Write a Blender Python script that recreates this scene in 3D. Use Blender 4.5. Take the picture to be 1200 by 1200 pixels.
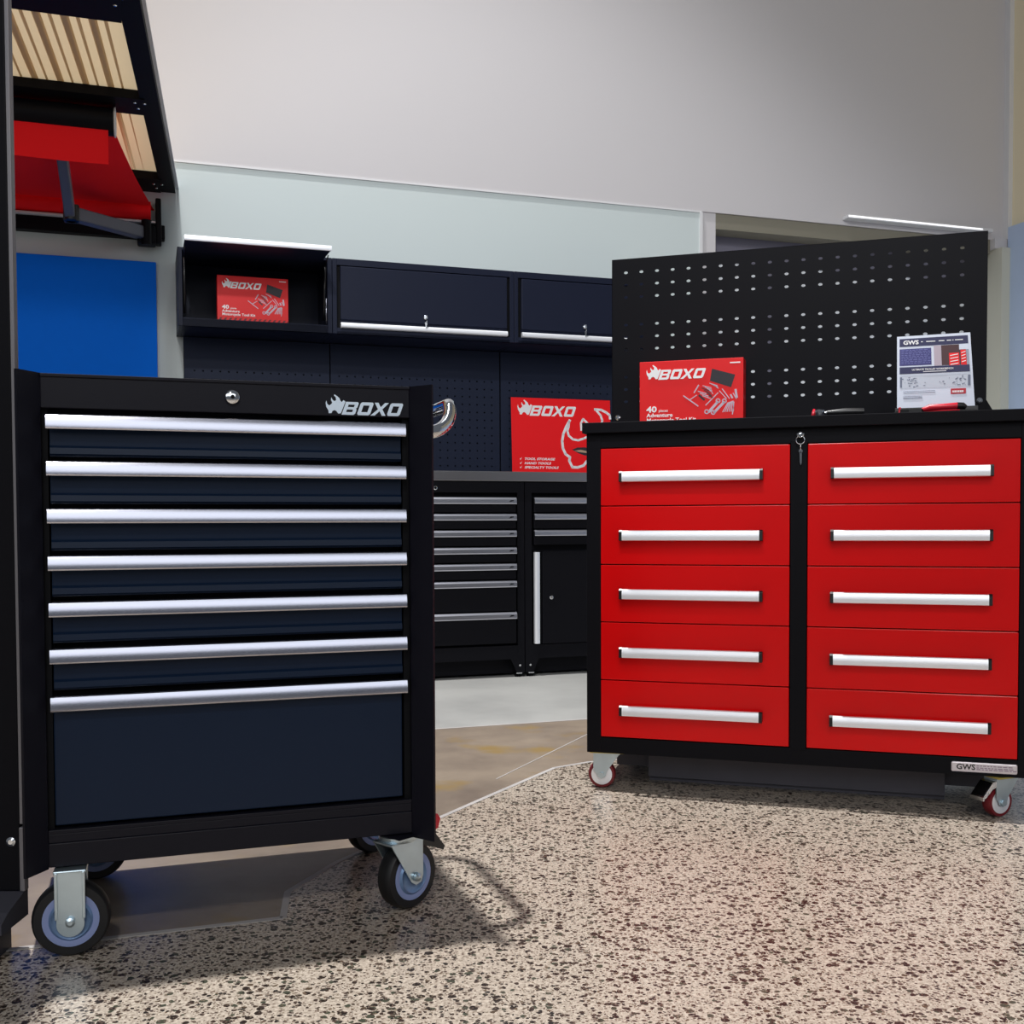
import bpy, bmesh, math, random
from mathutils import Vector, Matrix
random.seed(4)
for _o in list(bpy.data.objects): bpy.data.objects.remove(_o)
S = bpy.context.scene
COL = S.collection

# ---------------- camera ----------------
F_PX, PITCH, ROLL, CY, CAM_H = 1279.7, 0.0336, -0.0039, 657.5, 0.72
cam_data = bpy.data.cameras.new('camera'); cam = bpy.data.objects.new('camera', cam_data); COL.objects.link(cam)
cam_data.sensor_width = 36; cam_data.sensor_fit = 'HORIZONTAL'; cam_data.lens = F_PX/1200*36
cam_data.shift_y = (CY-600)/1200
_F = Vector((0, math.cos(PITCH), -math.sin(PITCH))); _U = Vector((0, math.sin(PITCH), math.cos(PITCH))); _R = Vector((1,0,0))
R2 = math.cos(ROLL)*_R+math.sin(ROLL)*_U; U2 = -math.sin(ROLL)*_R+math.cos(ROLL)*_U
m = Matrix((R2, U2, -_F)).transposed().to_4x4(); m.translation = (0,0,CAM_H); cam.matrix_world = m
cam_data.clip_start = .02; cam_data.clip_end = 200
S.camera = cam
# ---------------- world ----------------
W = bpy.data.worlds.new('world'); S.world = W; W.use_nodes = True
W.node_tree.nodes['Background'].inputs[0].default_value = (.84,.90,1,1)
W.node_tree.nodes['Background'].inputs[1].default_value = .13
# ---------------- lamps ----------------
def area(name, loc, target, size, power, color=(1,1,1), size_y=None):
    d = bpy.data.lights.new(name, 'AREA'); d.energy = power; d.color = color
    d.shape = 'RECTANGLE' if size_y else 'DISK'; d.size = size
    if size_y: d.size_y = size_y
    o = bpy.data.objects.new(name, d); COL.objects.link(o); o.location = loc
    o.rotation_euler = (Vector(target)-Vector(loc)).to_track_quat('-Z','Y').to_euler(); return o
def spot(name, loc, target, power, angle, blend, radius, color=(1,1,1)):
    d = bpy.data.lights.new(name, 'SPOT'); d.energy = power; d.color = color; d.spot_size = math.radians(angle); d.spot_blend = blend; d.shadow_soft_size = radius
    o = bpy.data.objects.new(name, d); COL.objects.link(o); o.location = loc
    o.rotation_euler = (Vector(target)-Vector(loc)).to_track_quat('-Z','Y').to_euler(); return o
spot('high_bay_lamp', (-1.55,3.35,10.5), (.1,2.3,0), 6000, 62, 1, .16, (1,.985,.97))
area('shop_front_window', (.3,-5.5,3.8), (0.3,3,1.6), 12.0, 190, (.93,.96,1), 3.0)
spot('ceiling_downlight', (.1,-3.0,4.7), (.2,3.2,.7), 300, 80, .8, .22, (1,.97,.93))
spot('wall_washer_lamp', (-.5,3.7,6.2), (-.9,5.3,2.6), 130, 110, 1, .5, (.92,.96,1))
spot('track_light', (-.3,-.2,4.4), (.15,5.2,1.2), 380, 52, .6, .12, (.97,.98,1))
# ---------------- exposure ----------------
S.view_settings.view_transform = 'Standard'; S.view_settings.look = 'None'; S.view_settings.exposure = 0; S.view_settings.gamma = 1
S.view_settings.use_curve_mapping = False

# ---------------- materials ----------------
def mat(name, col, rough=.5, metal=0, spec=.5, coat=0, noise=0, nscale=30, bump=0, bscale=300, aniso=0):
    M = bpy.data.materials.new(name); M.use_nodes = True; nt = M.node_tree; b = nt.nodes['Principled BSDF']
    b.inputs['Base Color'].default_value = (*col,1); b.inputs['Roughness'].default_value = rough; b.inputs['Metallic'].default_value = metal
    b.inputs['Specular IOR Level'].default_value = spec; b.inputs['Coat Weight'].default_value = coat; b.inputs['Coat Roughness'].default_value = .12
    tc = nt.nodes.new('ShaderNodeTexCoord')
    if noise:
        n = nt.nodes.new('ShaderNodeTexNoise'); n.inputs['Scale'].default_value = nscale; n.inputs['Detail'].default_value = 4; nt.links.new(tc.outputs['Object'], n.inputs['Vector'])
        r = nt.nodes.new('ShaderNodeMapRange'); r.inputs['To Min'].default_value = 1-noise; r.inputs['To Max'].default_value = 1+noise; nt.links.new(n.outputs['Fac'], r.inputs['Value'])
        x = nt.nodes.new('ShaderNodeVectorMath'); x.operation = 'SCALE'; x.inputs[0].default_value = col; nt.links.new(r.outputs[0], x.inputs['Scale']); nt.links.new(x.outputs[0], b.inputs['Base Color'])
    if bump:
        n = nt.nodes.new('ShaderNodeTexNoise'); n.inputs['Scale'].default_value = bscale; nt.links.new(tc.outputs['Object'], n.inputs['Vector'])
        bp = nt.nodes.new('ShaderNodeBump'); bp.inputs['Strength'].default_value = bump; bp.inputs['Distance'].default_value = .001; nt.links.new(n.outputs['Fac'], bp.inputs['Height']); nt.links.new(bp.outputs[0], b.inputs['Normal'])
    return M
def s2l(r,g,b):
    f = lambda c: (c/255/12.92) if c/255 <= .04045 else ((c/255+.055)/1.055)**2.4
    return (f(r),f(g),f(b))
BLK = mat('black_powder_coat', s2l(20,20,29), .42, spec=.18, bump=.12, bscale=900)
BLKR = mat('black_powder_coat_bench', s2l(15,15,20), .5, spec=.10, bump=.12, bscale=900)
NAVY = mat('dark_navy_enamel', s2l(17,32,54), .34, spec=.2, bump=.05, bscale=900)
BNAVY = mat('blue_black_enamel', s2l(25,30,48), .4, spec=.15, bump=.1, bscale=900)
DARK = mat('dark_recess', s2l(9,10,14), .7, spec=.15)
PLINTH = mat('grey_black_steel', s2l(92,90,98), .5, spec=.3, noise=.15, nscale=12)
RED = mat('red_enamel', s2l(222,6,10), .28, spec=.25, coat=.05, noise=.05, nscale=4)
ALU = mat('brushed_aluminium', (.60,.61,.68), .3, metal=1)
PULL = mat('bright_brushed_aluminium', (.50,.51,.59), .2, metal=1)
ALUW = mat('satin_white_aluminium', (.93,.95,1), .42, metal=.5, spec=.6)
CHR = mat('polished_chrome', (.75,.77,.8), .08, metal=1)
ZINC = mat('zinc_plated_steel', (.55,.66,.72), .28, metal=.9, noise=.12, nscale=25)
YZINC = mat('yellow_zinc_plate', (.62,.52,.14), .35, metal=.8)
STEEL = mat('stainless_steel', (.42,.41,.43), .3, metal=1)
RUB = mat('black_rubber', s2l(22,22,24), .5, spec=.4)
HUBB = mat('pale_blue_grey_nylon', s2l(132,146,190), .4)
HUBD = mat('blue_grey_hub', s2l(112,140,178), .35, metal=.4)
PU = mat('dark_red_polyurethane', s2l(110,18,28), .35)
WHITEP = mat('white_print', (.97,.97,.98), .5)
PINKP = mat('pale_print', s2l(205,190,205), .5)
REDC = mat('red_carton', s2l(236,14,20), .45, spec=.4, noise=.03, nscale=9)
REDP = mat('red_poster', s2l(255,14,24), .4, spec=.35)
DREDP = mat('dark_red_print', s2l(110,12,22), .5)
CHARC = mat('charcoal_print', s2l(40,36,44), .5)
NVP = mat('navy_print', s2l(34,36,84), .5)
NVP2 = mat('mid_navy_print', s2l(62,62,130), .5)
GRYP = mat('grey_print', s2l(160,166,184), .5)
LBLUE = mat('pale_blue_paper', s2l(226,234,250), .5)
BRNP = mat('brown_print', s2l(72,34,40), .5)
REDPL = mat('red_plastic', s2l(205,20,45), .35)
BLKPL = mat('black_plastic', s2l(18,18,20), .35)
BLUE = mat('blue_panel_board', s2l(0,112,235), .6, spec=.08, noise=.03)
TAN = mat('tan_translucent_sheet', s2l(214,190,150), .5, noise=.05, nscale=6)
REDF = mat('red_awning_fabric', s2l(255,26,34), .8, spec=.2, bump=.2, bscale=1500)
ARM = mat('grey_arm_enamel', s2l(88,92,106), .4)
SIDEG = mat('grey_steel_edge', s2l(120,118,122), .4, metal=.3)
WALLU = mat('upper_wall_paint', s2l(206,203,205), .85, spec=.2, noise=.012, nscale=1.2)
WALLL = mat('lower_wall_board', s2l(204,214,214), .8, spec=.2, noise=.01, nscale=1.5)
WALLC = mat('cream_wall_paint', s2l(238,226,196), .85, spec=.2)
CREAM = mat('cream_door_jamb', s2l(206,205,190), .6)
SOFF = mat('olive_grey_soffit', s2l(130,126,112), .8)
LINT = mat('grey_lintel', s2l(112,110,124), .7)
DOORW = mat('white_door_enamel', s2l(232,236,240), .5)
GBLUE = mat('grey_blue_panel', s2l(186,204,232), .6, noise=.02)
TRIMW = mat('white_trim', s2l(222,222,224), .6)
LEDM = mat('lit_tube', (1,1,1), .5)
_b = LEDM.node_tree.nodes['Principled BSDF']; _b.inputs['Emission Color'].default_value = (.97,.98,1,1); _b.inputs['Emission Strength'].default_value = 1.1

def aggregate():
    M = bpy.data.materials.new('polished_aggregate_concrete'); M.use_nodes = True; nt = M.node_tree; L = nt.links; b = nt.nodes['Principled BSDF']
    N = lambda t: nt.nodes.new(t)
    tc = N('ShaderNodeTexCoord'); mp = N('ShaderNodeMapping'); L.new(tc.outputs['Object'], mp.inputs['Vector'])
    dn = N('ShaderNodeTexNoise'); dn.inputs['Scale'].default_value = 60; dn.inputs['Detail'].default_value = 2; L.new(mp.outputs[0], dn.inputs['Vector'])
    ds = N('ShaderNodeVectorMath'); ds.operation = 'MULTIPLY_ADD'; ds.inputs[1].default_value = (.009,.009,0); L.new(dn.outputs['Color'], ds.inputs[0]); L.new(mp.outputs[0], ds.inputs[2])
    base = N('ShaderNodeTexNoise'); base.inputs['Scale'].default_value = 160; base.inputs['Detail'].default_value = 5; L.new(mp.outputs[0], base.inputs['Vector'])
    cr = N('ShaderNodeValToRGB'); cr.color_ramp.elements[0].position = .3; cr.color_ramp.elements[0].color = (*s2l(146,134,122),1); cr.color_ramp.elements[1].position = .7; cr.color_ramp.elements[1].color = (*s2l(204,194,180),1)
    L.new(base.outputs['Fac'], cr.inputs[0]); cur = cr.outputs[0]
    # large soft stains
    big = N('ShaderNodeTexNoise'); big.inputs['Scale'].default_value = 1.6; big.inputs['Detail'].default_value = 3; L.new(mp.outputs[0], big.inputs['Vector'])
    mb = N('ShaderNodeMix'); mb.data_type = 'RGBA'; mb.blend_type = 'MULTIPLY'; mb.inputs[0].default_value = .5
    bc = N('ShaderNodeValToRGB'); bc.color_ramp.elements[0].position = .35; bc.color_ramp.elements[0].color = (.88,.80,.75,1); bc.color_ramp.elements[1].position = .65; bc.color_ramp.elements[1].color = (1,.99,.97,1); L.new(big.outputs['Fac'], bc.inputs[0])
    L.new(cur, mb.inputs[6]); L.new(bc.outputs[0], mb.inputs[7]); cur = mb.outputs[2]
    for scale, rad, prob, cols in ((72,.46,.62,((42,34,30),(80,66,52),(66,68,56))), (125,.46,.65,((60,48,42),(96,78,62),(40,36,34))), (230,.46,.65,((100,84,74),(70,58,52),(120,108,92)))):
        v = N('ShaderNodeTexVoronoi'); v.inputs['Scale'].default_value = scale; v.inputs['Randomness'].default_value = .9; L.new(ds.outputs[0], v.inputs['Vector'])
        sx = N('ShaderNodeSeparateColor'); L.new(v.outputs['Color'], sx.inputs[0])
        rr = N('ShaderNodeMapRange'); rr.inputs['To Min'].default_value = rad*.45; rr.inputs['To Max'].default_value = rad*1.15; L.new(sx.outputs[1], rr.inputs['Value'])
        lt = N('ShaderNodeMath'); lt.operation = 'LESS_THAN'; L.new(v.outputs['Distance'], lt.inputs[0]); L.new(rr.outputs[0], lt.inputs[1])
        gt = N('ShaderNodeMath'); gt.operation = 'LESS_THAN'; L.new(sx.outputs[0], gt.inputs[0]); gt.inputs[1].default_value = prob
        mu = N('ShaderNodeMath'); mu.operation = 'MULTIPLY'; L.new(lt.outputs[0], mu.inputs[0]); L.new(gt.outputs[0], mu.inputs[1])
        c = N('ShaderNodeValToRGB'); c.color_ramp.interpolation = 'CONSTANT'; e = c.color_ramp.elements; e[0].color = (*s2l(*cols[0]),1); e[1].position = .4; e[1].color = (*s2l(*cols[1]),1); n3 = e.new(.75); n3.color = (*s2l(*cols[2]),1)
        L.new(sx.outputs[2], c.inputs[0])
        mx = N('ShaderNodeMix'); mx.data_type = 'RGBA'; L.new(mu.outputs[0], mx.inputs[0]); L.new(cur, mx.inputs[6]); L.new(c.outputs[0], mx.inputs[7]); cur = mx.outputs[2]
    L.new(cur, b.inputs['Base Color']); b.inputs['Roughness'].default_value = .28; b.inputs['Specular IOR Level'].default_value = .45
    return M
def concrete(name, c0, c1, stain=None, sc=3.0):
    M = bpy.data.materials.new(name); M.use_nodes = True; nt = M.node_tree; L = nt.links; b = nt.nodes['Principled BSDF']; N = lambda t: nt.nodes.new(t)
    tc = N('ShaderNodeTexCoord'); n = N('ShaderNodeTexNoise'); n.inputs['Scale'].default_value = sc; n.inputs['Detail'].default_value = 8; n.inputs['Roughness'].default_value = .65; L.new(tc.outputs['Object'], n.inputs['Vector'])
    r = N('ShaderNodeValToRGB'); r.color_ramp.elements[0].position = .3; r.color_ramp.elements[0].color = (*s2l(*c0),1); r.color_ramp.elements[1].position = .7; r.color_ramp.elements[1].color = (*s2l(*c1),1); L.new(n.outputs['Fac'], r.inputs[0]); cur = r.outputs[0]
    if stain:
        n2 = N('ShaderNodeTexNoise'); n2.inputs['Scale'].default_value = 4.5; n2.inputs['Detail'].default_value = 6; L.new(tc.outputs['Object'], n2.inputs['Vector'])
        r2 = N('ShaderNodeValToRGB'); r2.color_ramp.elements[0].position = .56; r2.color_ramp.elements[0].color = (0,0,0,1); r2.color_ramp.elements[1].position = .68; r2.color_ramp.elements[1].color = (1,1,1,1); L.new(n2.outputs['Fac'], r2.inputs[0])
        mx = N('ShaderNodeMix'); mx.data_type = 'RGBA'; L.new(r2.outputs[0], mx.inputs[0]); L.new(cur, mx.inputs[6]); mx.inputs[7].default_value = (*s2l(*stain),1); cur = mx.outputs[2]
    L.new(cur, b.inputs['Base Color']); b.inputs['Roughness'].default_value = .4
    return M
AGG = aggregate()
CONC = concrete('plain_concrete', (108,96,86), (146,132,116), (134,112,72))
CONC2 = concrete('pale_smooth_concrete', (146,146,144), (168,168,165), None, 2)
SEAL = mat('pale_joint_sealant', s2l(168,164,162), .6, noise=.25, nscale=8)

# ---------------- mesh helpers ----------------
class MB:
    def __init__(s): s.bm = bmesh.new()
    def box(s, x0,x1,y0,y1,z0,z1, bev=0, seg=2):
        x0,x1 = sorted((x0,x1)); y0,y1 = sorted((y0,y1)); z0,z1 = sorted((z0,z1))
        r = bmesh.ops.create_cube(s.bm, size=1); vs = r['verts']
        for v in vs: v.co = Vector(((x0+x1)/2+v.co.x*(x1-x0), (y0+y1)/2+v.co.y*(y1-y0), (z0+z1)/2+v.co.z*(z1-z0)))
        if bev:
            es = {e for v in vs for e in v.link_edges}
            bmesh.ops.bevel(s.bm, geom=list(es), offset=bev, segments=seg, profile=.5, affect='EDGES')
        return s
    def prism(s, pts, axis, a0, a1):
        # pts: 2D outline. axis 'y': (x,z) outline extruded in y ; 'x': (y,z) in x ; 'z': (x,y) in z
        def P(p, a): return {'y':(p[0],a,p[1]), 'x':(a,p[0],p[1]), 'z':(p[0],p[1],a)}[axis]
        A = [s.bm.verts.new(P(p,a0)) for p in pts]; B = [s.bm.verts.new(P(p,a1)) for p in pts]; n = len(pts)
        fs = [s.bm.faces.new(A), s.bm.faces.new(B[::-1])]
        for i in range(n): fs.append(s.bm.faces.new((A[i],B[i],B[(i+1)%n],A[(i+1)%n])))
        return s
    def tube(s, path, r, n=12, cap=True):
        path = [Vector(p) for p in path]; rings = []; up = Vector((0,0,1)); prev = None
        rs = r if isinstance(r,(list,tuple)) else [r]*len(path)
        for i,p in enumerate(path):
            t = (path[min(i+1,len(path)-1)]-path[max(i-1,0)]).normalized()
            if prev is None: a = t.orthogonal().normalized()
            else: a = (prev-t*prev.dot(t)); a = a.normalized() if a.length > 1e-6 else t.orthogonal().normalized()
            prev = a; b = t.cross(a)
            rings.append([s.bm.verts.new(p+(a*math.cos(2*math.pi*k/n)+b*math.sin(2*math.pi*k/n))*rs[i]) for k in range(n)])
        for i in range(len(rings)-1):
            for k in range(n): s.bm.faces.new((rings[i][k],rings[i][(k+1)%n],rings[i+1][(k+1)%n],rings[i+1][k])).smooth = True
        if cap: s.bm.faces.new(rings[0][::-1]); s.bm.faces.new(rings[-1])
        return s
    def lathe(s, prof, c, axis, n=40):
        # prof: (radius, along) list; c centre; axis vector
        ax = Vector(axis).normalized(); a = ax.orthogonal().normalized(); b = ax.cross(a); c = Vector(c); rings = []
        for r,h in prof: rings.append([s.bm.verts.new(c+ax*h+(a*math.cos(2*math.pi*k/n)+b*math.sin(2*math.pi*k/n))*max(r,1e-5)) for k in range(n)])
        for i in range(len(rings)-1):
            for k in range(n): s.bm.faces.new((rings[i][k],rings[i][(k+1)%n],rings[i+1][(k+1)%n],rings[i+1][k]))
        s.bm.faces.new(rings[0][::-1]); s.bm.faces.new(rings[-1]); return s
    def xform(s, M): bmesh.ops.transform(s.bm, matrix=M, verts=s.bm.verts); return s
    def build(s, name, material, parent=None, smooth=None):
        bmesh.ops.recalc_face_normals(s.bm, faces=s.bm.faces)
        me = bpy.data.meshes.new(name)
        s.bm.to_mesh(me); s.bm.free()
        if smooth:
            me.polygons.foreach_set('use_smooth', [True]*len(me.polygons))
            try: me.set_sharp_from_angle(angle=math.radians(smooth))
            except Exception: pass
        me.materials.append(material); o = bpy.data.objects.new(name, me); COL.objects.link(o)
        if parent is not None: o.parent = parent
        return o
def tag(o, label=None, cat=None, group=None, kind=None):
    if label: o['label'] = label
    if cat: o['category'] = cat
    if group: o['group'] = group
    if kind: o['kind'] = kind
    return o
FR = {'L': (-.7688,1.811,.3288), 'R': (.2391,2.9266,-.3066), 'B': (-.8034,5.0154,.3222)}
def W3(g, u, v, z=0):
    x,y,t = FR[g]; return (x+math.cos(t)*u-math.sin(t)*v, y+math.sin(t)*u+math.cos(t)*v, z)
def thing(name, g, u, v, z, label, cat, group=None, rot=0):
    o = bpy.data.objects.new(name, None); COL.objects.link(o); o.empty_display_size = .1
    o.location = W3(g,u,v,z); o.rotation_euler = (0,0,FR[g][2]+rot); return tag(o,label,cat,group)
def place(o, g, u=0, v=0, z=0, rot=0, tilt=0): o.location = W3(g,u,v,z); o.rotation_euler = (tilt,0,FR[g][2]+rot); return o
def struct(o): o['kind'] = 'structure'; return o

# ---------------- lettering ----------------
def text_mb(mb, s, x, z, size, y, shear=0, bold=.0, stretch=1.0, depth=.0006, align='LEFT'):
    c = bpy.data.curves.new('t','FONT'); c.body = s; c.size = size; c.offset = bold*size; c.extrude = depth/2; c.resolution_u = 2; c.align_x = align
    o = bpy.data.objects.new('t', c); COL.objects.link(o)
    me = bpy.data.meshes.new_from_object(o.evaluated_get(bpy.context.evaluated_depsgraph_get()))
    bpy.data.objects.remove(o); n0 = len(mb.bm.verts); mb.bm.from_mesh(me); mb.bm.verts.ensure_lookup_table()
    for v in mb.bm.verts[n0:]:
        X,Y,Z = v.co; v.co = (x+(X+shear*Y)*stretch, y-Z, z+Y)
    bpy.data.meshes.remove(me); return mb
def emblem_and_word(mb, x, z, h, y, d=.0008):
    # rhino-head emblem with two horns followed by the word; h = letter height, (x,z) bottom-left
    def P(pts): mb.prism([(x+(a-97)/120*h, z+(358-b)/120*h) for a,b in pts], 'y', y-d, y)
    P([(97,255),(104,231),(111,262),(129,277),(150,262),(158,248),(146,228),(150,201),(160,222),(176,236),(195,226),(190,200),(172,182),(181,174),(207,192),(225,208),(232,228),(245,243),(262,224),(280,238),(237,345),(214,350),(196,326),(178,318),(160,326),(150,346),(124,348),(122,322),(102,290)])
    def B(x0,x1,z0,z1): # bar in letter units with italic shear
        q = [(x0,z0),(x1,z0),(x1,z1),(x0,z1)]
        mb.prism([(x+(a+.36*b)*h, z+b*h) for a,b in q], 'y', y-d, y)
    def Q(pts): mb.prism([(x+(a+.36*b)*h, z+b*h) for a,b in pts], 'y', y-d, y)
    w,t = 1.02,.24
    def O(x0):
        Q([(x0,.12),(x0+.1,0),(x0+w-.1,0),(x0+w,.12),(x0+w,.0+t),(x0,t)]); Q([(x0,1-t),(x0+w,1-t),(x0+w,.9),(x0+w-.1,1),(x0+.1,1),(x0,.9)])
        B(x0,x0+.27,t,1-t); B(x0+w-.27,x0+w,t,1-t)
    x0 = 1.22
    Q([(x0,0),(x0+w-.1,0),(x0+w,.1),(x0+w,.42),(x0+w-.08,.5),(x0+w,.58),(x0+w,.9),(x0+w-.1,1),(x0,1),(x0,1-t+.03),(x0+w-.27,1-t+.03),(x0+w-.27,.6),(x0+.27,.6),(x0+.27,.41),(x0+w-.27,.41),(x0+w-.27,t-.03),(x0,t-.03)])
    B(x0,x0+.27,t-.03,1-t+.03)
    O(x0+1.17)
    xx = x0+2.30
    Q([(xx-.05,0),(xx+.28,0),(xx+.55,.36),(xx+.84,0),(xx+1.14,0),(xx+.72,.5),(xx+1.06,1),(xx+.76,1),(xx+.53,.66),(xx+.24,1),(xx-.06,1),(xx+.37,.5)])
    O(xx+1.22)
    return mb

# =====================================================================
# SETTING (B frame: u along the back wall, v into it)
# =====================================================================
def Bpoly(pts): return [W3('B',u,v)[:2] for u,v in pts]
bound = [(-3.2,-3.0),(-.60,-3.0),(-.575,-2.86),(-.45,-2.70),(-.177,-2.452),(.047,-2.245),(.306,-2.011),(.432,-1.972),(5.6,-1.90)]
fl = MB(); fl.prism(Bpoly([(-3.2,-7.5),(5.6,-7.5)]+bound[::-1]), 'z', -.05, 0); struct(fl.build('floor', AGG))
c = MB(); c.prism(Bpoly(bound+[(5.6,-1.297),(-3.2,-1.297)]), 'z', -.05, 0); struct(c.build('floor_concrete', CONC))
c = MB(); c.prism(Bpoly([(-3.2,-1.297),(5.6,-1.297),(5.6,1.6),(-3.2,1.6)]), 'z', -.05, 0); struct(c.build('floor_smooth', CONC2))
def strip(pts, w, name, material):
    mb = MB()
    for (a,b),(c_,d_) in zip(pts,pts[1:]):
        p = Vector((a,b)); q = Vector((c_,d_)); n = (q-p).normalized().orthogonal()*w/2
        mb.prism([W3('B',*t)[:2] for t in (p-n,q-n,q+n,p+n)], 'z', -.001, .0012)
    return struct(mb.build(name, material))
strip(bound, .013, 'trim_1', SEAL)
strip([(-3.2,-1.297),(5.6,-1.297)], .012, 'trim_2', SEAL)
strip([(.10,-2.09),(.60,-1.56),(.9,-1.30)], .004, 'trim_3', SEAL)

def bbox(name, material, u0,u1,v0,v1,z0,z1, bev=0):
    mb = MB(); mb.box(u0,u1,v0,v1,z0,z1,bev); return place(mb.build(name, material),'B')
struct(bbox('wall_back', WALLL, -3.2,2.03, .303,.45, 0,2.40))
struct(bbox('wall_back_upper', WALLU, -3.2,4.07, .30,.45, 2.402,6.5))
struct(bbox('wall_back_pier', WALLU, 2.03,2.122, .31,.45, 0,2.402))
struct(bbox('trim_4', TRIMW, 2.020,2.036, .294,.303, 0,2.398))
struct(bbox('trim_5', TRIMW, -3.2,2.03, .297,.3025, 2.394,2.402))
# opening with soffit, lintel and doors behind the pegboard
struct(bbox('ceiling_soffit', SOFF, 2.122,3.96, .31,.46, 2.318,2.402))
struct(bbox('trim_6', LINT, 2.122,3.96, .44,.50, 2.18,2.318))
for i,(a,b) in enumerate(((2.122,2.185),(2.515,2.60),(3.90,3.96))): struct(bbox('trim_%d'%(7+i), LINT, a,b, .45,.50, 0,2.18))
d1 = bbox('door_1', DOORW, 2.185,2.515, .455,.495, 0,2.18); struct(d1)
d2 = bbox('door_2', DOORW, 2.60,3.90, .455,.495, 0,2.18); struct(d2)
h_ = MB(); h_.box(2.64,2.66,.43,.455,.9,1.2,.004); h_.build('door_handle', ALU, d2)
struct(bbox('wall_back_beam', WALLU, 3.96,4.07, .27,.45, 2.345,2.402))
struct(bbox('wall_back_jamb', CREAM, 3.985,4.045, .24,.45, 0,2.345))
struct(bbox('trim_10', TRIMW, 4.045,4.075, .26,.30, 2.402,6.5))
# wall to the right, running towards the viewer
struct(bbox('wall_right', WALLC, 4.075,4.2, -6,.45, 2.402,6.5))
struct(bbox('wall_right_lower', GBLUE, 4.045,4.2, -6,.26, 0,2.47))
tl = thing('strip_light','B',2.92,.24,2.425,'slim glowing light strip along the base of the upper wall, above the perforated panel','light')
mb = MB(); mb.box(0,1.0,0,.06,.002,.022,.003); mb.build('housing', TRIMW, tl)
mb = MB(); mb.box(.0,.92,-.006,.0,.008,.015,.002); mb.build('diffuser', LEDM, tl)

# blue display board on the wall
b = MB(); b.box(-2.2,-.77, .280,.302, .12,1.925,.003); tag(place(b.build('blue_panel', BLUE),'B'), 'plain bright blue board mounted on the wall beneath the awning canopy', 'wall panel')

# =====================================================================
# canopy roof display with awning
# =====================================================================
cz = 2.33
cn = thing('canopy_roof','B',-.68,.3,2.25,'black steel canopy roof frame lined with tan corrugated sheet, overhead at left','canopy')
cn.rotation_euler[0] = -.095
k = .0915   # edge skew
def edge(v): return k*(v)          # u of the right-hand edge (relative) for v (relative)
mb = MB(); mb.prism([(edge(0)+.0,0),(edge(-2.2)+.0,-2.2),(edge(-2.2)-.075,-2.2),(edge(0)-.062,0)], 'z', 0, .045); mb.build('side_beam', BLKR, cn)
mb = MB(); mb.prism([(edge(0)+.014,.0),(edge(-2.2)+.014,-2.2),(edge(-2.2)+.002,-2.2),(edge(0)+.002,0)], 'z', .022, .032); mb.build('edge_flashing', TRIMW, cn)
for v0,v1 in ((-.15,.0),(-.90,-.77),(-1.66,-1.43)):
    mb = MB(); mb.box(-2.1,edge(v0)-.05,v0,v1,-.004,.032); cb = mb.build('cross_beam', BLKR, cn)
mb = MB()
prof = []; u = -2.1; i = 0
while u < -.11:
    prof += [(u,.040),(u+.005,.033),(u+.011,.033),(u+.016,.040),(u+.05,.0385)] ; u += .088
prof.append((-.012,.040))
for (ua,za),(ub,zb) in zip(prof,prof[1:]):
    for (va,vb) in ((-2.2,0),):
        A=[mb.bm.verts.new(p) for p in ((ua+edge(va)-.03,va,za),(ub+edge(va)-.01,va,zb),(ub-.01,vb,zb),(ua-.01,vb,za))]; mb.bm.faces.new(A)
_sh = mb.build('corrugated_sheet', TAN, cn)
nt = TAN.node_tree; tr = nt.nodes.new('ShaderNodeBsdfTranslucent'); tr.inputs[0].default_value = (*s2l(236,214,176),1); mxs = nt.nodes.new('ShaderNodeMixShader'); mxs.inputs[0].default_value = .2
nt.links.new(nt.nodes['Principled BSDF'].outputs[0], mxs.inputs[1]); nt.links.new(tr.outputs[0], mxs.inputs[2]); nt.links.new(mxs.outputs[0], nt.nodes['Material Output'].inputs[0])
for v0,dx in ((-.84,-.20),(-.07,-.14),(-1.55,-.26)):
    for q,(a,c_) in enumerate(((0,0),(.035,.0),(.012,.045))):
        mb = MB(); mb.lathe([(.006,0),(.006,.004),(.003,.006)],(edge(v0)-.09+a, v0-.03+c_, -.002),(0,0,-1),10); mb.build('screw', CHR, cn)

aw = thing('folding_arm_awning','B',-.9,.25,2.10,'red fabric folding-arm awning with black front bar, hung beneath the canopy','awning')
# fabric underside from cassette to front bar
mb = MB(); n = 14
xl = -1.7
v_near, v_far, zn, zf = -.74, .02, .165, .055
for zz in (0,.002):
    rows = []
    for i in range(n+1):
        t = i/n; v = v_near+(v_far-v_near)*t; z = zn+(zf-zn)*t-.02*math.sin(math.pi*t)+zz; xr = -.035+(.125+.035)*t
        rows.append([mb.bm.verts.new((xl+(xr-xl)*s/6, v, z)) for s in range(7)])
    for r0,r1 in zip(rows,rows[1:]):
        for s in range(6): mb.bm.faces.new((r0[s],r0[s+1],r1[s+1],r1[s]))
mb.build('fabric', REDF, aw, 60)
mb = MB(); mb.tube([(xl,-.76,.165),(-.025,-.76,.165)], .052, 20); mb.box(xl,-.025,-.80,-.72,.13,.15,.004); fb = mb.build('front_bar', BLKR, aw, 50)
mb = MB(); mb.lathe([(.05,0),(.056,.004),(.056,.008),(.04,.01)],(-.026,-.76,.165),(1,0,0),20); mb.build('end_cap', TRIMW, fb)
mb = MB(); N = 20
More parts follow.
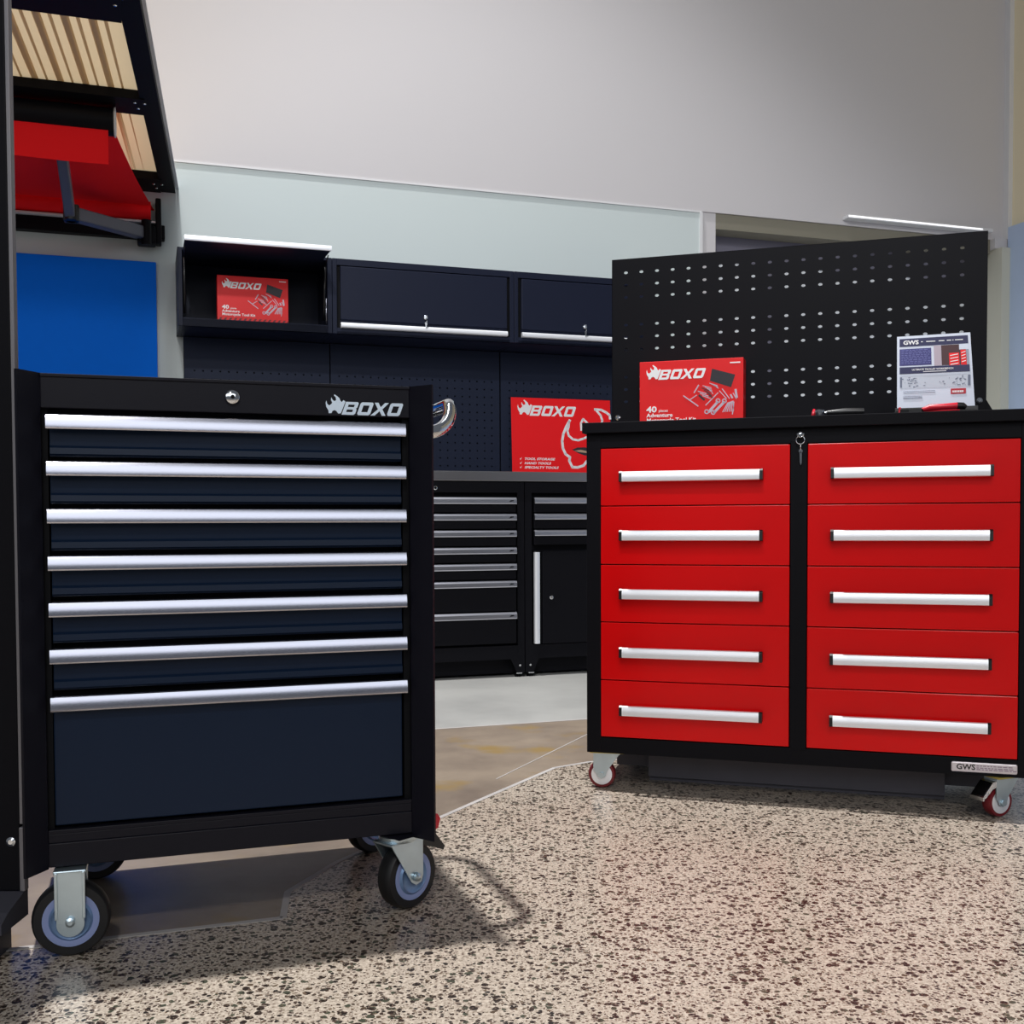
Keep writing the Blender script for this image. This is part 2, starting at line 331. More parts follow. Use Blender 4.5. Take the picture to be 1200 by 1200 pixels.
for zz in (0,.002):
    R_ = []
    for i in range(N+1):
        x = xl+(-.045-xl)*i/N; w = .004*math.sin(i*1.1)
        R_.append([mb.bm.verts.new((x,-.79+zz+w*.5*q,.13-.135*q/3)) for q in range(4)])
    for a,b_ in zip(R_,R_[1:]):
        for q in range(3): mb.bm.faces.new((a[q],a[q+1],b_[q+1],b_[q]))
mb.build('valance', REDF, aw, 60)
mb = MB(); mb.tube([(xl,.0,.045),(.11,.0,.045)], .042, 20); mb.build('fabric_roller', REDF, aw, 50)
mb = MB(); mb.box(xl,.14,-.02,.05,-.012,-.002,.002); mb.build('drip_rail', TRIMW, aw)
mb = MB(); mb.box(xl,.17,.005,.065,-.075,-.012,.004); mb.build('wall_bar', BLKR, aw)
mb = MB(); mb.box(.13,.155,-.03,.05,-.10,.10,.006); mb.box(.05,.13,-.05,.04,-.11,-.03,.008); mb.tube([(.09,-.05,-.12),(.09,-.05,-.01)],.022,12); mb.build('bracket', BLKR, aw, 40)
def armbar(p,q,w,h,name):
    p=Vector(p);q=Vector(q); d=(q-p); L_=d.length; mb = MB(); mb.box(0,L_,-w/2,w/2,-h/2,h/2,.006)
    M = d.to_track_quat('X','Z').to_matrix().to_4x4(); M.translation = p; mb.xform(M); return mb.build(name, ARM, aw)
armbar((.07,-.04,-.065),(-.20,-.34,-.085),.05,.055,'forearm')
armbar((-.21,-.36,-.085),(-.22,-.74,.10),.04,.055,'upper_arm')
mb = MB(); mb.lathe([(.02,-.035),(.032,-.03),(.032,.03),(.02,.035)],(-.205,-.35,-.085),(0,0,1),18); mb.box(-.235,-.175,-.37,-.32,-.12,-.05,.006); mb.build('elbow', BLKPL, aw, 40)

# =====================================================================
# upright display stand at the far left
# =====================================================================
st = bpy.data.objects.new('display_upright', None); COL.objects.link(st); st.location = (-.838,1.838,0)
tag(st,'tall black display upright with grey edge strip at the left edge of the frame','display stand')
mb = MB(); mb.box(-.50,0,0,.016,.10,1.75,.002); mb.build('panel', BLKR, st)
mb = MB(); mb.box(.0,.009,-.004,.012,.10,.21,.002); mb.box(.001,.008,-.002,.012,.215,1.75,.001); mb.build('edge_strip', SIDEG, st)
mb = MB(); mb.prism([(-.085,.055),(-.085,.072),(-.06,.084),(-.0,.099),(.014,.099),(.014,.055)],'x',-.5,.006); mb.prism([(-.07,0),(-.07,.056),(.01,.056),(.01,0)],'x',-.5,-.022); mb.build('foot', mat('dark_grey_plastic', s2l(66,66,74), .5, spec=.2), st)
mb = MB(); mb.lathe([(.008,0),(.008,.003),(.004,.005)],(-.014,0,.185),(0,-1,0),14); mb.build('bolt', CHR, st)

# =====================================================================
# casters
# =====================================================================
def wheel(mb_r, c, ax, r, w):
    c = Vector(c)
    return mb_r.lathe([(r*.70,-w/2),(r*.93,-w/2),(r*.985,-w*.36),(r,-w*.15),(r,w*.15),(r*.985,w*.36),(r*.93,w/2),(r*.70,w/2)], c, ax, 48)
def hub(c, ax, r, w, parent):
    h = MB(); h.lathe([(r*.565,-w*.51),(r*.62,-w*.54),(r*.72,-w*.53),(r*.72,w*.53),(r*.62,w*.54),(r*.565,w*.51)], c, ax, 40); h.build('rim', HUBB, parent, 35)
    h = MB(); h.lathe([(r*.08,-w*.66),(r*.2,-w*.64),(r*.26,-w*.53),(r*.40,-w*.54),(r*.46,-w*.62),(r*.50,-w*.62),(r*.54,-w*.51),(r*.56,w*.51),(r*.50,w*.62),(r*.44,w*.54),(r*.26,w*.53),(r*.1,w*.66)], c, ax, 40); h.build('hub', HUBD, parent, 35)
def caster_big(parent, u, v, top, yaw, swivel, brake=False):
    """125 mm wheel; yaw = axle direction about z measured from -y (facing the viewer)"""
    cs = MB(); r = .0625; w = .034
    ax = Vector((math.sin(yaw),-math.cos(yaw),0)); side = Vector((math.cos(yaw),math.sin(yaw),0))
    c = Vector((u,v,r)) if not swivel else Vector((u,v,r))+side*.022
    wheel(cs, c, ax, r, w); caster = cs.build('caster', RUB, parent, 40)
    hub(c, ax, r, w, caster)
    M = Matrix((side, ax, Vector((0,0,1)))).transposed().to_4x4(); M.translation = c   # local x=side, y=axle dir, z up
    if not swivel:
        f = MB()
        for s in (-1,1):
            f.box(-.022,.022, s*.024-.0015, s*.024+.0015, -.004, top-r-.002,.001); f.lathe([(.022,-.0014),(.022,.0014)],(0,s*.024,-.004),(0,1,0),24)
            f.box(-.024,-.019, s*.024-.003*s, s*.024+.006*s, .005, top-r-.002,.001); f.box(.019,.024, s*.024-.003*s, s*.024+.006*s, .005, top-r-.002,.001)
        f.box(-.026,.026,-.0255,.0255,top-r-.006,top-r,.002)
        f.lathe([(.008,.026),(.008,.032),(.004,.034)],(0,0,0),(0,1,0),12)
        f.xform(M); f.build('fork', ZINC, caster)
    else:
        f = MB()
        T = top-r
        for s in (-1,1):
            f.prism([(-.062,T-.014),(-.052,T-.030),(-.012,-.008),(.0,-.016),(.014,-.012),(.018,0),(.018,T-.022),(.022,T-.014)],'y',s*.024-.0015,s*.024+.0015)
        f.box(-.062,.022,-.0255,.0255,T-.018,T-.013,.002)
        f.lathe([(.034,0),(.036,.004),(.036,.010),(.030,.0145)],(-.022,0,T-.015),(0,0,1),32)
        f.lathe([(.008,.026),(.008,.032),(.004,.034)],(0,0,0),(0,1,0),12)
        f.xform(M); f.build('fork', ZINC, caster, 35)
        pb = MB(); pb.box(-.06,.03,-.045,.045,T-.002,T,.001); pb.xform(M); pb.build('mounting_plate', BLK, caster)
        if brake:
            p = MB(); p.prism([(.012,T-.018),(.012,T-.040),(.030,T-.036),(.056,T-.044),(.084,T-.056),(.088,T-.049),(.062,T-.018),(.040,T-.008),(.022,T-.010)],'y',-.014,.014)
            p.xform(M); p.build('brake_pedal', BLKPL, caster)
            p = MB(); p.prism([(.056,T-.016),(.058,T+.012),(.072,T+.016),(.080,T+.006),(.074,T-.012)],'y',-.010,.010); p.xform(M); p.build('release_tab', REDPL, caster)
    return caster

# =====================================================================
# ROLLER CABINET at left
# =====================================================================
tc_ = thing('roller_cabinet','L',0,0,0,'black rolling tool cabinet with seven full-width silver drawer pulls, standing on big castors at left','tool cabinet')
Wd = .6035; X0,X1 = -.043,.648; ZT = .972; ZB = .148; DEP = .46
# body: carcass sides, top, bottom and sloping corner posts
mb = MB()
mb.box(X0+.002,X0+.02,.0,DEP,ZB,ZT-.004); mb.box(X1-.02,X1-.002,.0,DEP,ZB,ZT-.004); mb.box(X0+.004,X1-.004,DEP-.01,DEP,ZB,ZT-.004)
mb.box(X0+.004,X1-.004,.02,DEP,ZT-.03,ZT-.006); mb.box(X0+.004,X1-.004,.012,DEP,ZB,ZB+.02)
mb.box(-.02,.62,.045,.06,ZB,ZT-.01)
# corner posts (outline in u,v) — inner edge recessed, outer edge forward
mb.prism([(X0,-.045),(X0+.004,-.049),(-.008,-.006),(-.008,.02),(X0,.02)],'z',ZB,ZT)
mb.prism([(X1,-.045),(X1-.004,-.049),(Wd+.010,-.006),(Wd+.010,.02),(X1,.02)],'z',ZB-.006,ZT)
mb.build('body', BLK, tc_)
mb = MB(); mb.box(-.008,Wd+.010,-.006,.02,.915,ZT-.001,.0015); mb.box(-.008,Wd+.010,-.009,.02,ZT-.006,ZT-.0005,.001); mb.build('top_rail', BLK, tc_)
mb = MB(); mb.box(-.008,Wd+.010,-.006,.02,.150,.190,.0015); mb.box(-.008,Wd+.010,-.003,.02,.190,.205,.001); mb.box(-.008,Wd+.01,-.004,.02,.205,.212,.001)
mb.build('bottom_rail', BLK, tc_)
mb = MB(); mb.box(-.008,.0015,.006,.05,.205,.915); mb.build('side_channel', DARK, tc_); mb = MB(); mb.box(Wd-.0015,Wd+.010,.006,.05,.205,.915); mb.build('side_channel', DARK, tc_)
tops = [.905,.828,.7494,.6714,.5946,.5169,.4376]; bots = tops[1:]+[.218]
for i,(zt,zb) in enumerate(zip(tops,bots)):
    last = i == 6; dz = zb+(.000 if last else .004)
    mb = MB()
    if last: mb.box(.003,Wd-.006,.002,.03,dz,zt-.012,.002)
    else:
        mb.box(.004,Wd-.004,.006,.03,dz+.004,zt-.010,.001)
        # folded lip along the lower edge
        mb.prism([(.006,dz+.022),(.001,dz+.018),(.0,dz+.008),(.003,dz+.006),(.006,dz+.006)],'x',.005,Wd-.005)
    dr = mb.build('drawer', NAVY, tc_)
    if last: tag(dr,'deep plain navy bottom drawer')
    hb = MB()
    hb.prism([(.008,zt),(-.012,zt),(-.0145,zt-.0005),(-.0162,zt-.002),(-.0195,zt-.0125),(-.0197,zt-.0225),(-.0185,zt-.0248),(-.015,zt-.0248),(-.013,zt-.006),(.008,zt-.006)],'x',.0,Wd)
    hb.build('pull', PULL, dr, 20)
lk = MB(); lk.lathe([(.0135,0),(.0135,.002),(.0115,.007),(.008,.009)],(.299,-.006,.942),(0,-1,0),28); lo = lk.build('lock', CHR, tc_, 30)
lk = MB(); lk.lathe([(.0035,0),(.0035,.0006)],(.299,-.0152,.942),(0,-1,0),14); lk.build('keyhole', DARK, lo)
lg = MB(); emblem_and_word(lg,.4605,.9175,.0232,-.0062); tag(lg.build('logo', mat('iridescent_silver_badge', (.72,.82,.92), .3, metal=.6), tc_),'silver BOXO badge with horned head emblem')
# side handle
path = []
for t in range(0,11):
    a = t/10*math.pi/2; path.append((.655+.058*math.sin(a)**1.0, .03+.055*(1-math.cos(a)), .893+.058*(1-math.cos(a))))
path = [(.640,.028,.893)]+path+[(.713,.2,.951)]+[(.713,.36,.951)]
for t in range(0,7):
    a = t/6*math.pi/2; path.append((.655+.058*math.cos(a), .365+.055*math.sin(a), .951-.055*math.sin(a)))
hd = MB(); hd.tube(path,.0125,18); hd.build('push_handle', CHR, tc_, 60)
# castors
caster_big(tc_, .026,.0,ZB,math.radians(-2),False)
caster_big(tc_, .05,.41,ZB,0,False)
caster_big(tc_, .592,.02,ZB,math.radians(30),True,True)
caster_big(tc_, .60,.39,ZB,math.radians(25),True)

# =====================================================================
# RED WORKBENCH at right
# =====================================================================
wb = thing('trolley_workbench','R',0,0,0,'black steel trolley workbench with ten glossy red drawers in two banks, at right','workbench')
XL,XR = -.040,1.066; D = .46
mb = MB(); mb.box(XL,XL+.02,.01,D,.104,.961); mb.box(XR-.02,XR,.01,D,.104,.961); mb.box(XL,XR,D-.01,D,.104,.961); mb.box(XL+.002,XR-.002,.02,D,.104,.13); mb.box(XL+.002,XR-.002,.02,D,.94,.961)
mb.box(XL+.01,XR-.01,.03,.05,.12,.94)
mb.build('body', BLKR, wb)
mb = MB(); mb.box(XL,-.0015,0,.03,.103,.961,.0015); mb.box(1.0268,XR,0,.03,.103,.961,.0015); mb.box(.4918,.533,0,.03,.14,.93,.0015)
mb.box(-.003,1.028,.001,.03,.103,.1455,.001); mb.box(-.003,1.028,.001,.03,.9228,.961,.001); mb.build('front_frame', BLKR, wb)
mb = MB(); mb.box(-.0475,1.075,-.02,D,.9615,.9896,.0015); mb.build('worktop', BLKR, wb)
rows = [.9211,.7672,.6114,.4571,.3014,.1471]
for bx0,bx1,h0,h1 in ((0,.4903,.0589,.4212),(.5345,1.0253,.5945,.960)):
    for zt,zb in zip(rows,rows[1:]):
        mb = MB(); mb.box(bx0,bx1,-.004,.03,zb+.0018,zt-.0008,.0016); dr = mb.build('drawer', RED, wb)
        zc = (zt+zb)/2
        hb = MB()
        hb.prism([(-.032,zc+.012),(-.029,zc+.0135),(-.024,zc+.0135),(-.024,zc-.0135),(-.029,zc-.0135),(-.0345,zc-.012),(-.0355,zc-.004),(-.0345,zc+.005)],'x',h0+.004,h1-.004)
        hp = hb.build('handle', ALUW, dr, 30)
        for a,b_ in ((h0-.004,h0+.004),(h1-.004,h1+.004)):
            hb = MB(); hb.prism([(-.003,zc+.010),(-.028,zc+.0145),(-.033,zc+.010),(-.034,zc-.012),(-.028,zc-.0145),(-.003,zc-.011)],'x',a,b_)
            hb.build('end_cap', BLKPL, hp)
# recessed lower chassis
mb = MB(); mb.box(.10,.875,.15,.42,.012,.103,.002); mb.box(.10,.875,.165,.40,.0,.013); mb.box(.0,.1,.20,.42,.03,.103); mb.box(.875,1.0,.2,.42,.03,.103)
mb.build('lower_chassis', PLINTH, wb)
mb = MB(); mb.box(.878,1.0262,-.0025,.001,.1115,.1355,.003); pq = mb.build('nameplate', mat('satin_silver_plate', s2l(222,216,222), .35, metal=.3), wb)
mb = MB(); text_mb(mb,'GWS',.889,.1175,.0185,-.0026,bold=.025,stretch=1.05); mb.build('lettering', BLKPL, pq)
mb = MB()
for z in (.1265,.1215,.1175):
    xx = .935
    while xx < 1.016: w = random.uniform(.004,.011); mb.box(xx,xx+w,-.0030,-.0025,z,z+.0022); xx += w+.0022
mb.build('small_print', mat('faded_print', s2l(150,130,150), .6), pq)
# keys at centre stile
lk = MB(); lk.lathe([(.009,0),(.009,.003),(.006,.005)],(.516,0,.945),(0,-1,0),20); lo = lk.build('lock', CHR, wb, 30)
ring = [(.516+.0105*math.sin(a), -.010, .930+.0105*math.cos(a)) for a in [i/20*2*math.pi for i in range(21)]]
kb = MB(); kb.tube(ring,.0013,6,False); kb.box(.512,.520,-.012,-.004,.936,.947,.001); kb.tube([(.516,-.010,.920),(.517,-.009,.905)],.0013,6); kb.build('key_ring', CHR, lo)
kb = MB(); kb.lathe([(.005,0),(.005,.002)],(.517,-.008,.902),(0,-1,0),12); kb.prism([(.514,.900),(.520,.900),(.5195,.872),(.517,.866),(.515,.874)],'y',-.010,-.008); kb.build('key', CHR, lo)
# castors
def caster_small(parent, u, v, top, yaw, brake):
    r = .0375; w = .026; ax = Vector((math.sin(yaw),-math.cos(yaw),0)); side = Vector((math.cos(yaw),math.sin(yaw),0))
    c = Vector((u,v,r)); cs = MB(); wheel(cs,c,ax,r,w); ca = cs.build('caster', PU, parent, 40)
    h = MB(); h.lathe([(r*.3,-w*.5),(r*.66,-w*.53),(r*.76,-w*.5),(r*.76,w*.5),(r*.66,w*.53),(r*.3,w*.5)],c,ax,32); h.build('rim', ALUW, ca, 35)
    M = Matrix((side, ax, Vector((0,0,1)))).transposed().to_4x4(); M.translation = c; T = top-r
    f = MB()
    for s in (-1,1): f.prism([(-.022,T-.006),(-.022,.012),(-.014,.004),(-.010,-.006),(.0,-.011),(.011,-.004),(.016,.012),(.046,T-.012),(.05,T-.006)],'y',s*.0185-.0013,s*.0185+.0013)
    f.box(-.022,.05,-.02,.02,T-.010,T-.004,.001); f.lathe([(.0075,.019),(.0075,.025)],(0,0,0),(0,1,0),14); f.xform(M); f.build('fork', ZINC, ca)
    p = MB(); p.box(-.030,.062,-.034,.034,T-.004,T,.001); p.xform(M); p.build('mounting_plate', YZINC, ca)
    if brake:
        p = MB(); p.prism([(-.022,T-.012),(-.034,T-.014),(-.062,T-.044),(-.066,T-.052),(-.056,T-.050),(-.034,T-.030),(-.022,T-.026)],'y',-.020,.020)
        for q in range(3): p.box(-.066+q*.009,-.062+q*.009,-.022,.022,T-.056+q*.008,T-.046+q*.008,.001)
        p.xform(M); p.build('brake_pedal', CHR, ca)
caster_small(wb,-.008,.045,.103,math.radians(6),False)
caster_small(wb,.985,.03,.103,math.radians(40),True)
caster_small(wb,-.0,.40,.103,math.radians(10),False); caster_small(wb,1.0,.40,.103,0,False)
# brake tab on the left-hand castor
# perforated panel
def pegboard(mb, x0,x1,z0,z1,y0,y1, us, zs, hw, hh, n=8):
    """sheet in the x-z plane with oval through-holes at us x zs"""
    def edges(a0,a1,cs):
        e=[a0]+[(p+q)/2 for p,q in zip(cs,cs[1:])]+[a1]; return e
    ux = edges(x0,x1,us)
    # z rows: cells with holes only near the row, plain strips elsewhere
    bm = mb.bm
    def quad(a,b,c,d,y,flip):
        f=[bm.verts.new((p[0],y,p[1])) for p in (a,b,c,d)]; bm.faces.new(f[::-1] if flip else f)
    m_ = hh*1.6; z_prev = z0; zr=[]
    for z in sorted(zs):
        zr.append(('p',z_prev,z-m_)); zr.append(('h',z-m_,z+m_,z)); z_prev=z+m_
    zr.append(('p',z_prev,z1))
    for y in (y0,y1):
        for r in zr:
            if r[0]=='p':
                if r[2]-r[1]>1e-6: quad((x0,r[1]),(x1,r[1]),(x1,r[2]),(x0,r[2]),y,y==y1)
            else:
                for a,b,cx in zip(ux,ux[1:],us):
                    cz_=r[3]; inner=[(cx+hw*math.cos(2*math.pi*(k+.5)/n),cz_+hh*math.sin(2*math.pi*(k+.5)/n)) for k in range(n)]
                    # outer octagon-like ring mapped on the rectangle
                    ou=[]
                    for k in range(n):
                        t=2*math.pi*(k+.5)/n; ct,st_=math.cos(t),math.sin(t); m2=max(abs(ct),abs(st_)); sx,sz=ct/m2,st_/m2
                        ou.append((cx+(sx*(b-cx) if sx>0 else sx*(cx-a)), cz_+sz*m_))
                    # snap: corner points
                    iv=[bm.verts.new((p[0],y,p[1])) for p in inner]; ov=[bm.verts.new((p[0],y,p[1])) for p in ou]
                    for k in range(n):
                        k2=(k+1)%n; f=(ov[k],ov[k2],iv[k2],iv[k])
                        # insert rectangle corner where the ring turns
                        px,pz=ou[k],ou[k2]
                        if abs(px[0]-pz[0])>1e-7 and abs(px[1]-pz[1])>1e-7:
                            cxn = px[0] if (abs(px[0]-a)<1e-7 or abs(px[0]-b)<1e-7) else pz[0]
                            czn = px[1] if (abs(px[1]-(cz_-m_))<1e-7 or abs(px[1]-(cz_+m_))<1e-7) else pz[1]
                            cv=bm.verts.new((cxn,y,czn)); f=(ov[k],cv,ov[k2],iv[k2],iv[k])
                        bm.faces.new(f if y==y0 else f[::-1])
                    if y==y0: # walls of the hole
                        bk=[bm.verts.new((p[0],y1,p[1])) for p in inner]
                        for k in range(n): bm.faces.new((iv[k],iv[(k+1)%n],bk[(k+1)%n],bk[k]))
    for (a,b,c_,d_) in ((x0,x0,z0,z1),(x1,x1,z0,z1)):
        bm.faces.new([bm.verts.new(p) for p in ((a,y0,z0),(a,y1,z0),(a,y1,z1),(a,y0,z1))])
    for z in (z0,z1): bm.faces.new([bm.verts.new(p) for p in ((x0,y0,z),(x1,y0,z),(x1,y1,z),(x0,y1,z))])
mb = MB()
us = [-.0185+.04725*i for i in range(21)]
zs = [z-.1572*g for g in range(4) for z in (1.4796,1.4424,1.4055) if z-.1572*g > 1.0]
zs = sorted(zs)
pegboard(mb,-.0617,.9915,.9896,1.5212,.42,.4215,us,zs,.0062,.0042)
mb.box(-.0617,-.060,.42,.44,.99,1.5212); mb.box(.990,.9915,.42,.44,.99,1.5212); mb.box(-.0617,.9915,.42,.44,1.5197,1.5212)
pgo = MB(); bmesh.ops.delete(pgo.bm, geom=[], context='VERTS')
pg = mb.build('pegboard_back', BLKR, wb); tag(pg,'tall perforated black back panel')
for u_,z_ in ((-.043,1.043),(.974,1.057)):
    q = MB(); q.lathe([(.008,0),(.008,.003),(.004,.005)],(u_,.419,z_),(0,-1,0),14); q.build('screw', CHR, pg)
q = MB(); q.prism([(.972,.99),(1.012,.99),(1.008,1.03),(.990,1.062),(.972,1.062)],'y',.4215,.424); q.build('foot_bracket', BLKR, pg)

# ---- tool kit carton ----
def kit_box(name, g,u,v,z,rot,label, Wb=.300,Hb=.205,Db=.07):
    k_ = thing(name,g,u,v,z,label,'box',None,rot)
    mb = MB(); mb.box(0,Wb,0,Db,0,Hb,.001); mb.build('carton', REDC, k_)
    s = Wb/1075.; 
    def c2(x,y): return ((x-40)*s, Hb-(y-(140-65*(x-40)/1075))*s)
    mb = MB(); p = c2(112,332); emblem_and_word(mb,p[0],p[1]+.001,.0285,-.0006,.0006); mb.build('logo', WHITEP, k_)
    mb = MB()
    text_mb(mb,'40',.0205,.0575,.024,-.0004,bold=.03,stretch=1.25); text_mb(mb,'pieces',.056,.0575,.011,-.0004,bold=.01)
    text_mb(mb,'Adventure',.0205,.043,.0155,-.0004,bold=.022,stretch=1.15); text_mb(mb,'Motorcycle Tool Kit',.0205,.0285,.0155,-.0004,bold=.022,stretch=1.12)
    text_mb(mb,'BOXO MK40',.260,.1925,.0055,-.0004,bold=.02) if False else None
    mb.build('lettering', WHITEP, k_)
    mb = MB(); mb.box(.262*Wb/.3,.291*Wb/.3,-.0004,0,.190,.1935); mb.build('item_code', WHITEP, k_)
    mb = MB()
    for q in range(-1,15):
        a = q*.0215; pts = [(a,.002),(a+.010,.002),(a+.022,.018),(a+.012,.018)]; pts = [(min(max(x,.001),Wb-.001),y) for x,y in pts]
        if pts[1][0]-pts[0][0] > .001: mb.prism(pts,'y',-.0004,0)
    mb.build('hazard_stripes', DREDP, k_)
    mb = MB(); mb.prism([c2(795,195),c2(1032,252),c2(990,382),c2(775,320)],'y',-.0006,0); mb.build('pouch_picture', CHARC, k_)
    # printed tools
    mb = MB(); dk = MB()
    def st(a,b,w,M_=mb):
        a=Vector(c2(*a)); b=Vector(c2(*b)); d=(b-a); nn=Vector((-d.y,d.x)).normalized()*w*s/2
        M_.prism([tuple(a-nn),tuple(b-nn),tuple(b+nn),tuple(a+nn)],'y',-.0008,0)
    def rg(c_,r): 
        n=10
        for i in range(n):
            t0=2*math.pi*i/n;t1=2*math.pi*(i+1)/n
            st((c_[0]+r*math.cos(t0),c_[1]+r*math.sin(t0)),(c_[0]+r*math.cos(t1),c_[1]+r*math.sin(t1)),11)
    st((500,480),(655,585),12); st((660,365),(610,450),12); st((640,470),(570,520),9)
    for a in ((760,645,860,530),(815,650,925,530)): st((a[0],a[1]),(a[2],a[3]),26)
    for c_ in ((742,640),(808,645),(858,524),(922,524)): rg(c_,20)
    for i in range(5): st((700+i*22,372+i*14),(790+i*4,392+i*16) ,7)
    for i in range(4): st((770+i*18,345+i*8),(850+i*4,368+i*10),7)
    for i in range(3): st((650+i*24,430+i*22),(740+i*20,455+i*24),9)
    st((730,575),(860,440),10); st((900,400),(975,500),9); st((870,420),(945,500),8)
    for i in range(6): st((905+i*22,640-i*2),(960+i*10,540-i*4),9)
    st((1005,660),(1020,530),10); st((1035,400),(1050,490),22); st((985,455),(1005,495),18); st((1010,440),(1045,500),8)
    mb.build('tool_picture', PINKP, k_)
    for i in range(4): st((690+i*24,395+i*24),(770+i*12,425+i*24),8,dk)
    st((660,470),(720,520),20,dk)
    dk.build('tool_shading', CHARC, k_)
    return k_
kit_box('tool_kit_box','R',.041,.33,.9896,0,'red tool kit carton standing on the workbench top against the perforated panel')

# ---- printed spec sheet on the bench ----
sh = thing('info_sheet','R',.746,.13,.9896,'white printed product sheet standing in a black holder on the workbench top','sign'); sh.rotation_euler[0] = math.radians(-4)
HW,HH = .186,.188
mb = MB(); mb.prism([(.004,.022),(HW+.004,.020),(.178,.213),(.003,.211)],'y',0,.0015); ps = mb.build('paper', LBLUE, sh)
def quadsheet(name, m_, x0,x1,y0,y1,dy=0,par=None,lay=1):
    # sheet-space coords 0..1 (x right, y down)
    def q(x,y):
        wl = .003+(.001)*y; wr = .178+(.012)*y; X = wl+(wr-wl)*x; zt = .211+.002*x; zb = .022-.002*x; return (X, zt+(zb-zt)*y)
    a = MB(); a.prism([q(x0,y0),q(x1,y0),q(x1,y1),q(x0,y1)],'y',-.0004*lay,0); return a.build(name, m_, par or ps), q
_,q = quadsheet('header_band', NVP, .035,.965,.035,.145)
quadsheet('text_panel', NVP2, .035,.465,.175,.405)
quadsheet('photo_area', BRNP, .50,.965,.150,.42)
quadsheet('photo_wall', mat('pink_grey_print', s2l(190,176,190), .5), .50,.60,.150,.42,lay=2)
quadsheet('photo_shelf', LBLUE, .84,.965,.150,.22,lay=2); quadsheet('photo_edge', GRYP, .925,.965,.22,.42,lay=2)
quadsheet('photo_cabinet', REDP, .70,.835,.26,.43,lay=2); quadsheet('photo_cabinet', REDP, .855,.93,.225,.43,lay=2)
quadsheet('title_band', NVP, .035,.965,.425,.515,lay=3)
quadsheet('diagram_area', mat('pale_grey_print', s2l(205,212,226), .5), .035,.965,.545,.715)
a = MB()
for r_ in range(9):
    x = .06
    while x < .43: w = random.uniform(.02,.06); X,Z = q(x,.195+r_*.022); a.box(X,X+w*.17,-.0008,-.0003,Z-.0007,Z+.0007); x += w+.012
a.build('small_print', mat('light_blue_print', s2l(120,124,190), .5), ps)
a = MB()
for r_ in range(4):
    for (xa,xb,o_) in ((.715,.82,0),(.865,.92,-.03)):
        p0=q(xa,.295+r_*.04+o_); p1=q(xb,.28+r_*.04+o_); a.prism([(p0[0],p0[1]-.001),(p1[0],p1[1]-.001),(p1[0],p1[1]+.001),(p0[0],p0[1]+.001)],'y',-.0013,-.0006)
a.build('photo_handles', WHITEP, ps)
a = MB(); p=q(.085,.115); text_mb(a,'GWS',p[0],p[1],.0145,-.0006,bold=.035,stretch=1.15)
p=q(.33,.10)
for x,w in ((.33,.025),(.40,.13),(.57,.08),(.68,.06),(.755,.015),(.79,.11)): X,Z = q(x,.088); a.box(X,X+w*.17,-.0008,-.0003,Z-.0011,Z+.0011)
p=q(.20,.475); text_mb(a,'ULTIMATE TROLLEY WORKBENCH',p[0],p[1],.0062,-.0014,bold=.02,stretch=1.02)
X,Z = q(.35,.495); a.box(X,X+.055,-.0017,-.0012,Z-.0008,Z+.0008)
a.build('lettering', WHITEP, ps)
a = MB()
for i in range(60):
    x=random.choice((random.gauss(.17,.05),random.uniform(.06,.9),random.gauss(.80,.05))); y=random.uniform(.565,.70); X,Z=q(x,y)
    a.box(X,X+random.uniform(.001,.006),-.0008,-.0003,Z-.0005,Z+random.uniform(.0002,.002))
for x in (.04,.935):
    p0=q(x,.56); p1=q(x+.025,.70); a.box(p0[0],p1[0],-.0008,-.0003,p1[1],p0[1])
for y in (.755,.775,.825,.84,.855):
    p0=q(.08,y); p1=q(.5 if y<.8 else .33,y); a.box(p0[0],p1[0],-.0008,-.0003,p0[1]-.0004,p0[1]+.0004)
a.build('diagram_print', mat('slate_print', s2l(110,118,140), .5), ps)
a = MB(); p0=q(.70,.81); p1=q(.90,.735); a.box(p0[0],p1[0],-.0008,-.0002,p0[1],p1[1],.0002); pb_=a.build('price_badge', mat('crimson_print', s2l(190,30,50), .5), ps)
a = MB()
for i in range(6): X=p0[0]+.004+i*.0045; a.box(X,X+.0033,-.0011,-.0006,p0[1]+.004,p0[1]+.009)
a.build('badge_print', WHITEP, pb_)
a = MB(); a.box(-.002,.196,-.012,.020,0,.018,.002); a.box(-.002,.196,-.012,-.009,0,.024,.001); a.build('holder', BLKPL, sh)

# ---- hand tools lying near the front edge ----
t1 = thing('socket_ratchet','R',.548,.05,.9896,'black-handled tool lying flat near the edge of the workbench top, left of the sheet','hand tool')
mb = MB(); mb.tube([(.030,0,.012),(.05,0,.012),(.075,0,.013),(.12,.006,.013)],[.006,.008,.010,.009],12); mb.build('grip', BLKPL, t1, 50)
mb = MB(); mb.lathe([(.012,0),(.014,.003),(.014,.018),(.010,.021)],(.012,0,.0),(0,0,1),20); mb.tube([(.012,0,.012),(.035,0,.012)],.0055,10); mb.build('head', CHR, t1, 40)
mb = MB(); mb.lathe([(.013,.0),(.0145,.0015),(.0145,.006),(.013,.007)],(.0,.004,.008),(-1,0,.2),16); mb.build('collar', REDPL, t1, 40)
t2 = thing('pliers','R',.755,.055,.9896,'red-handled pliers lying in front of the white product sheet','pliers')
mb = MB(); mb.tube([(.052,0,.012),(.07,-.003,.0165),(.10,-.004,.0175),(.132,-.002,.019),(.146,.0,.018)],[.005,.008,.0075,.0085,.006],12); mb.tube([(.052,.01,.008),(.08,.02,.008),(.14,.022,.009)],[.005,.0075,.006],12); mb.build('grip', REDPL, t2, 50)
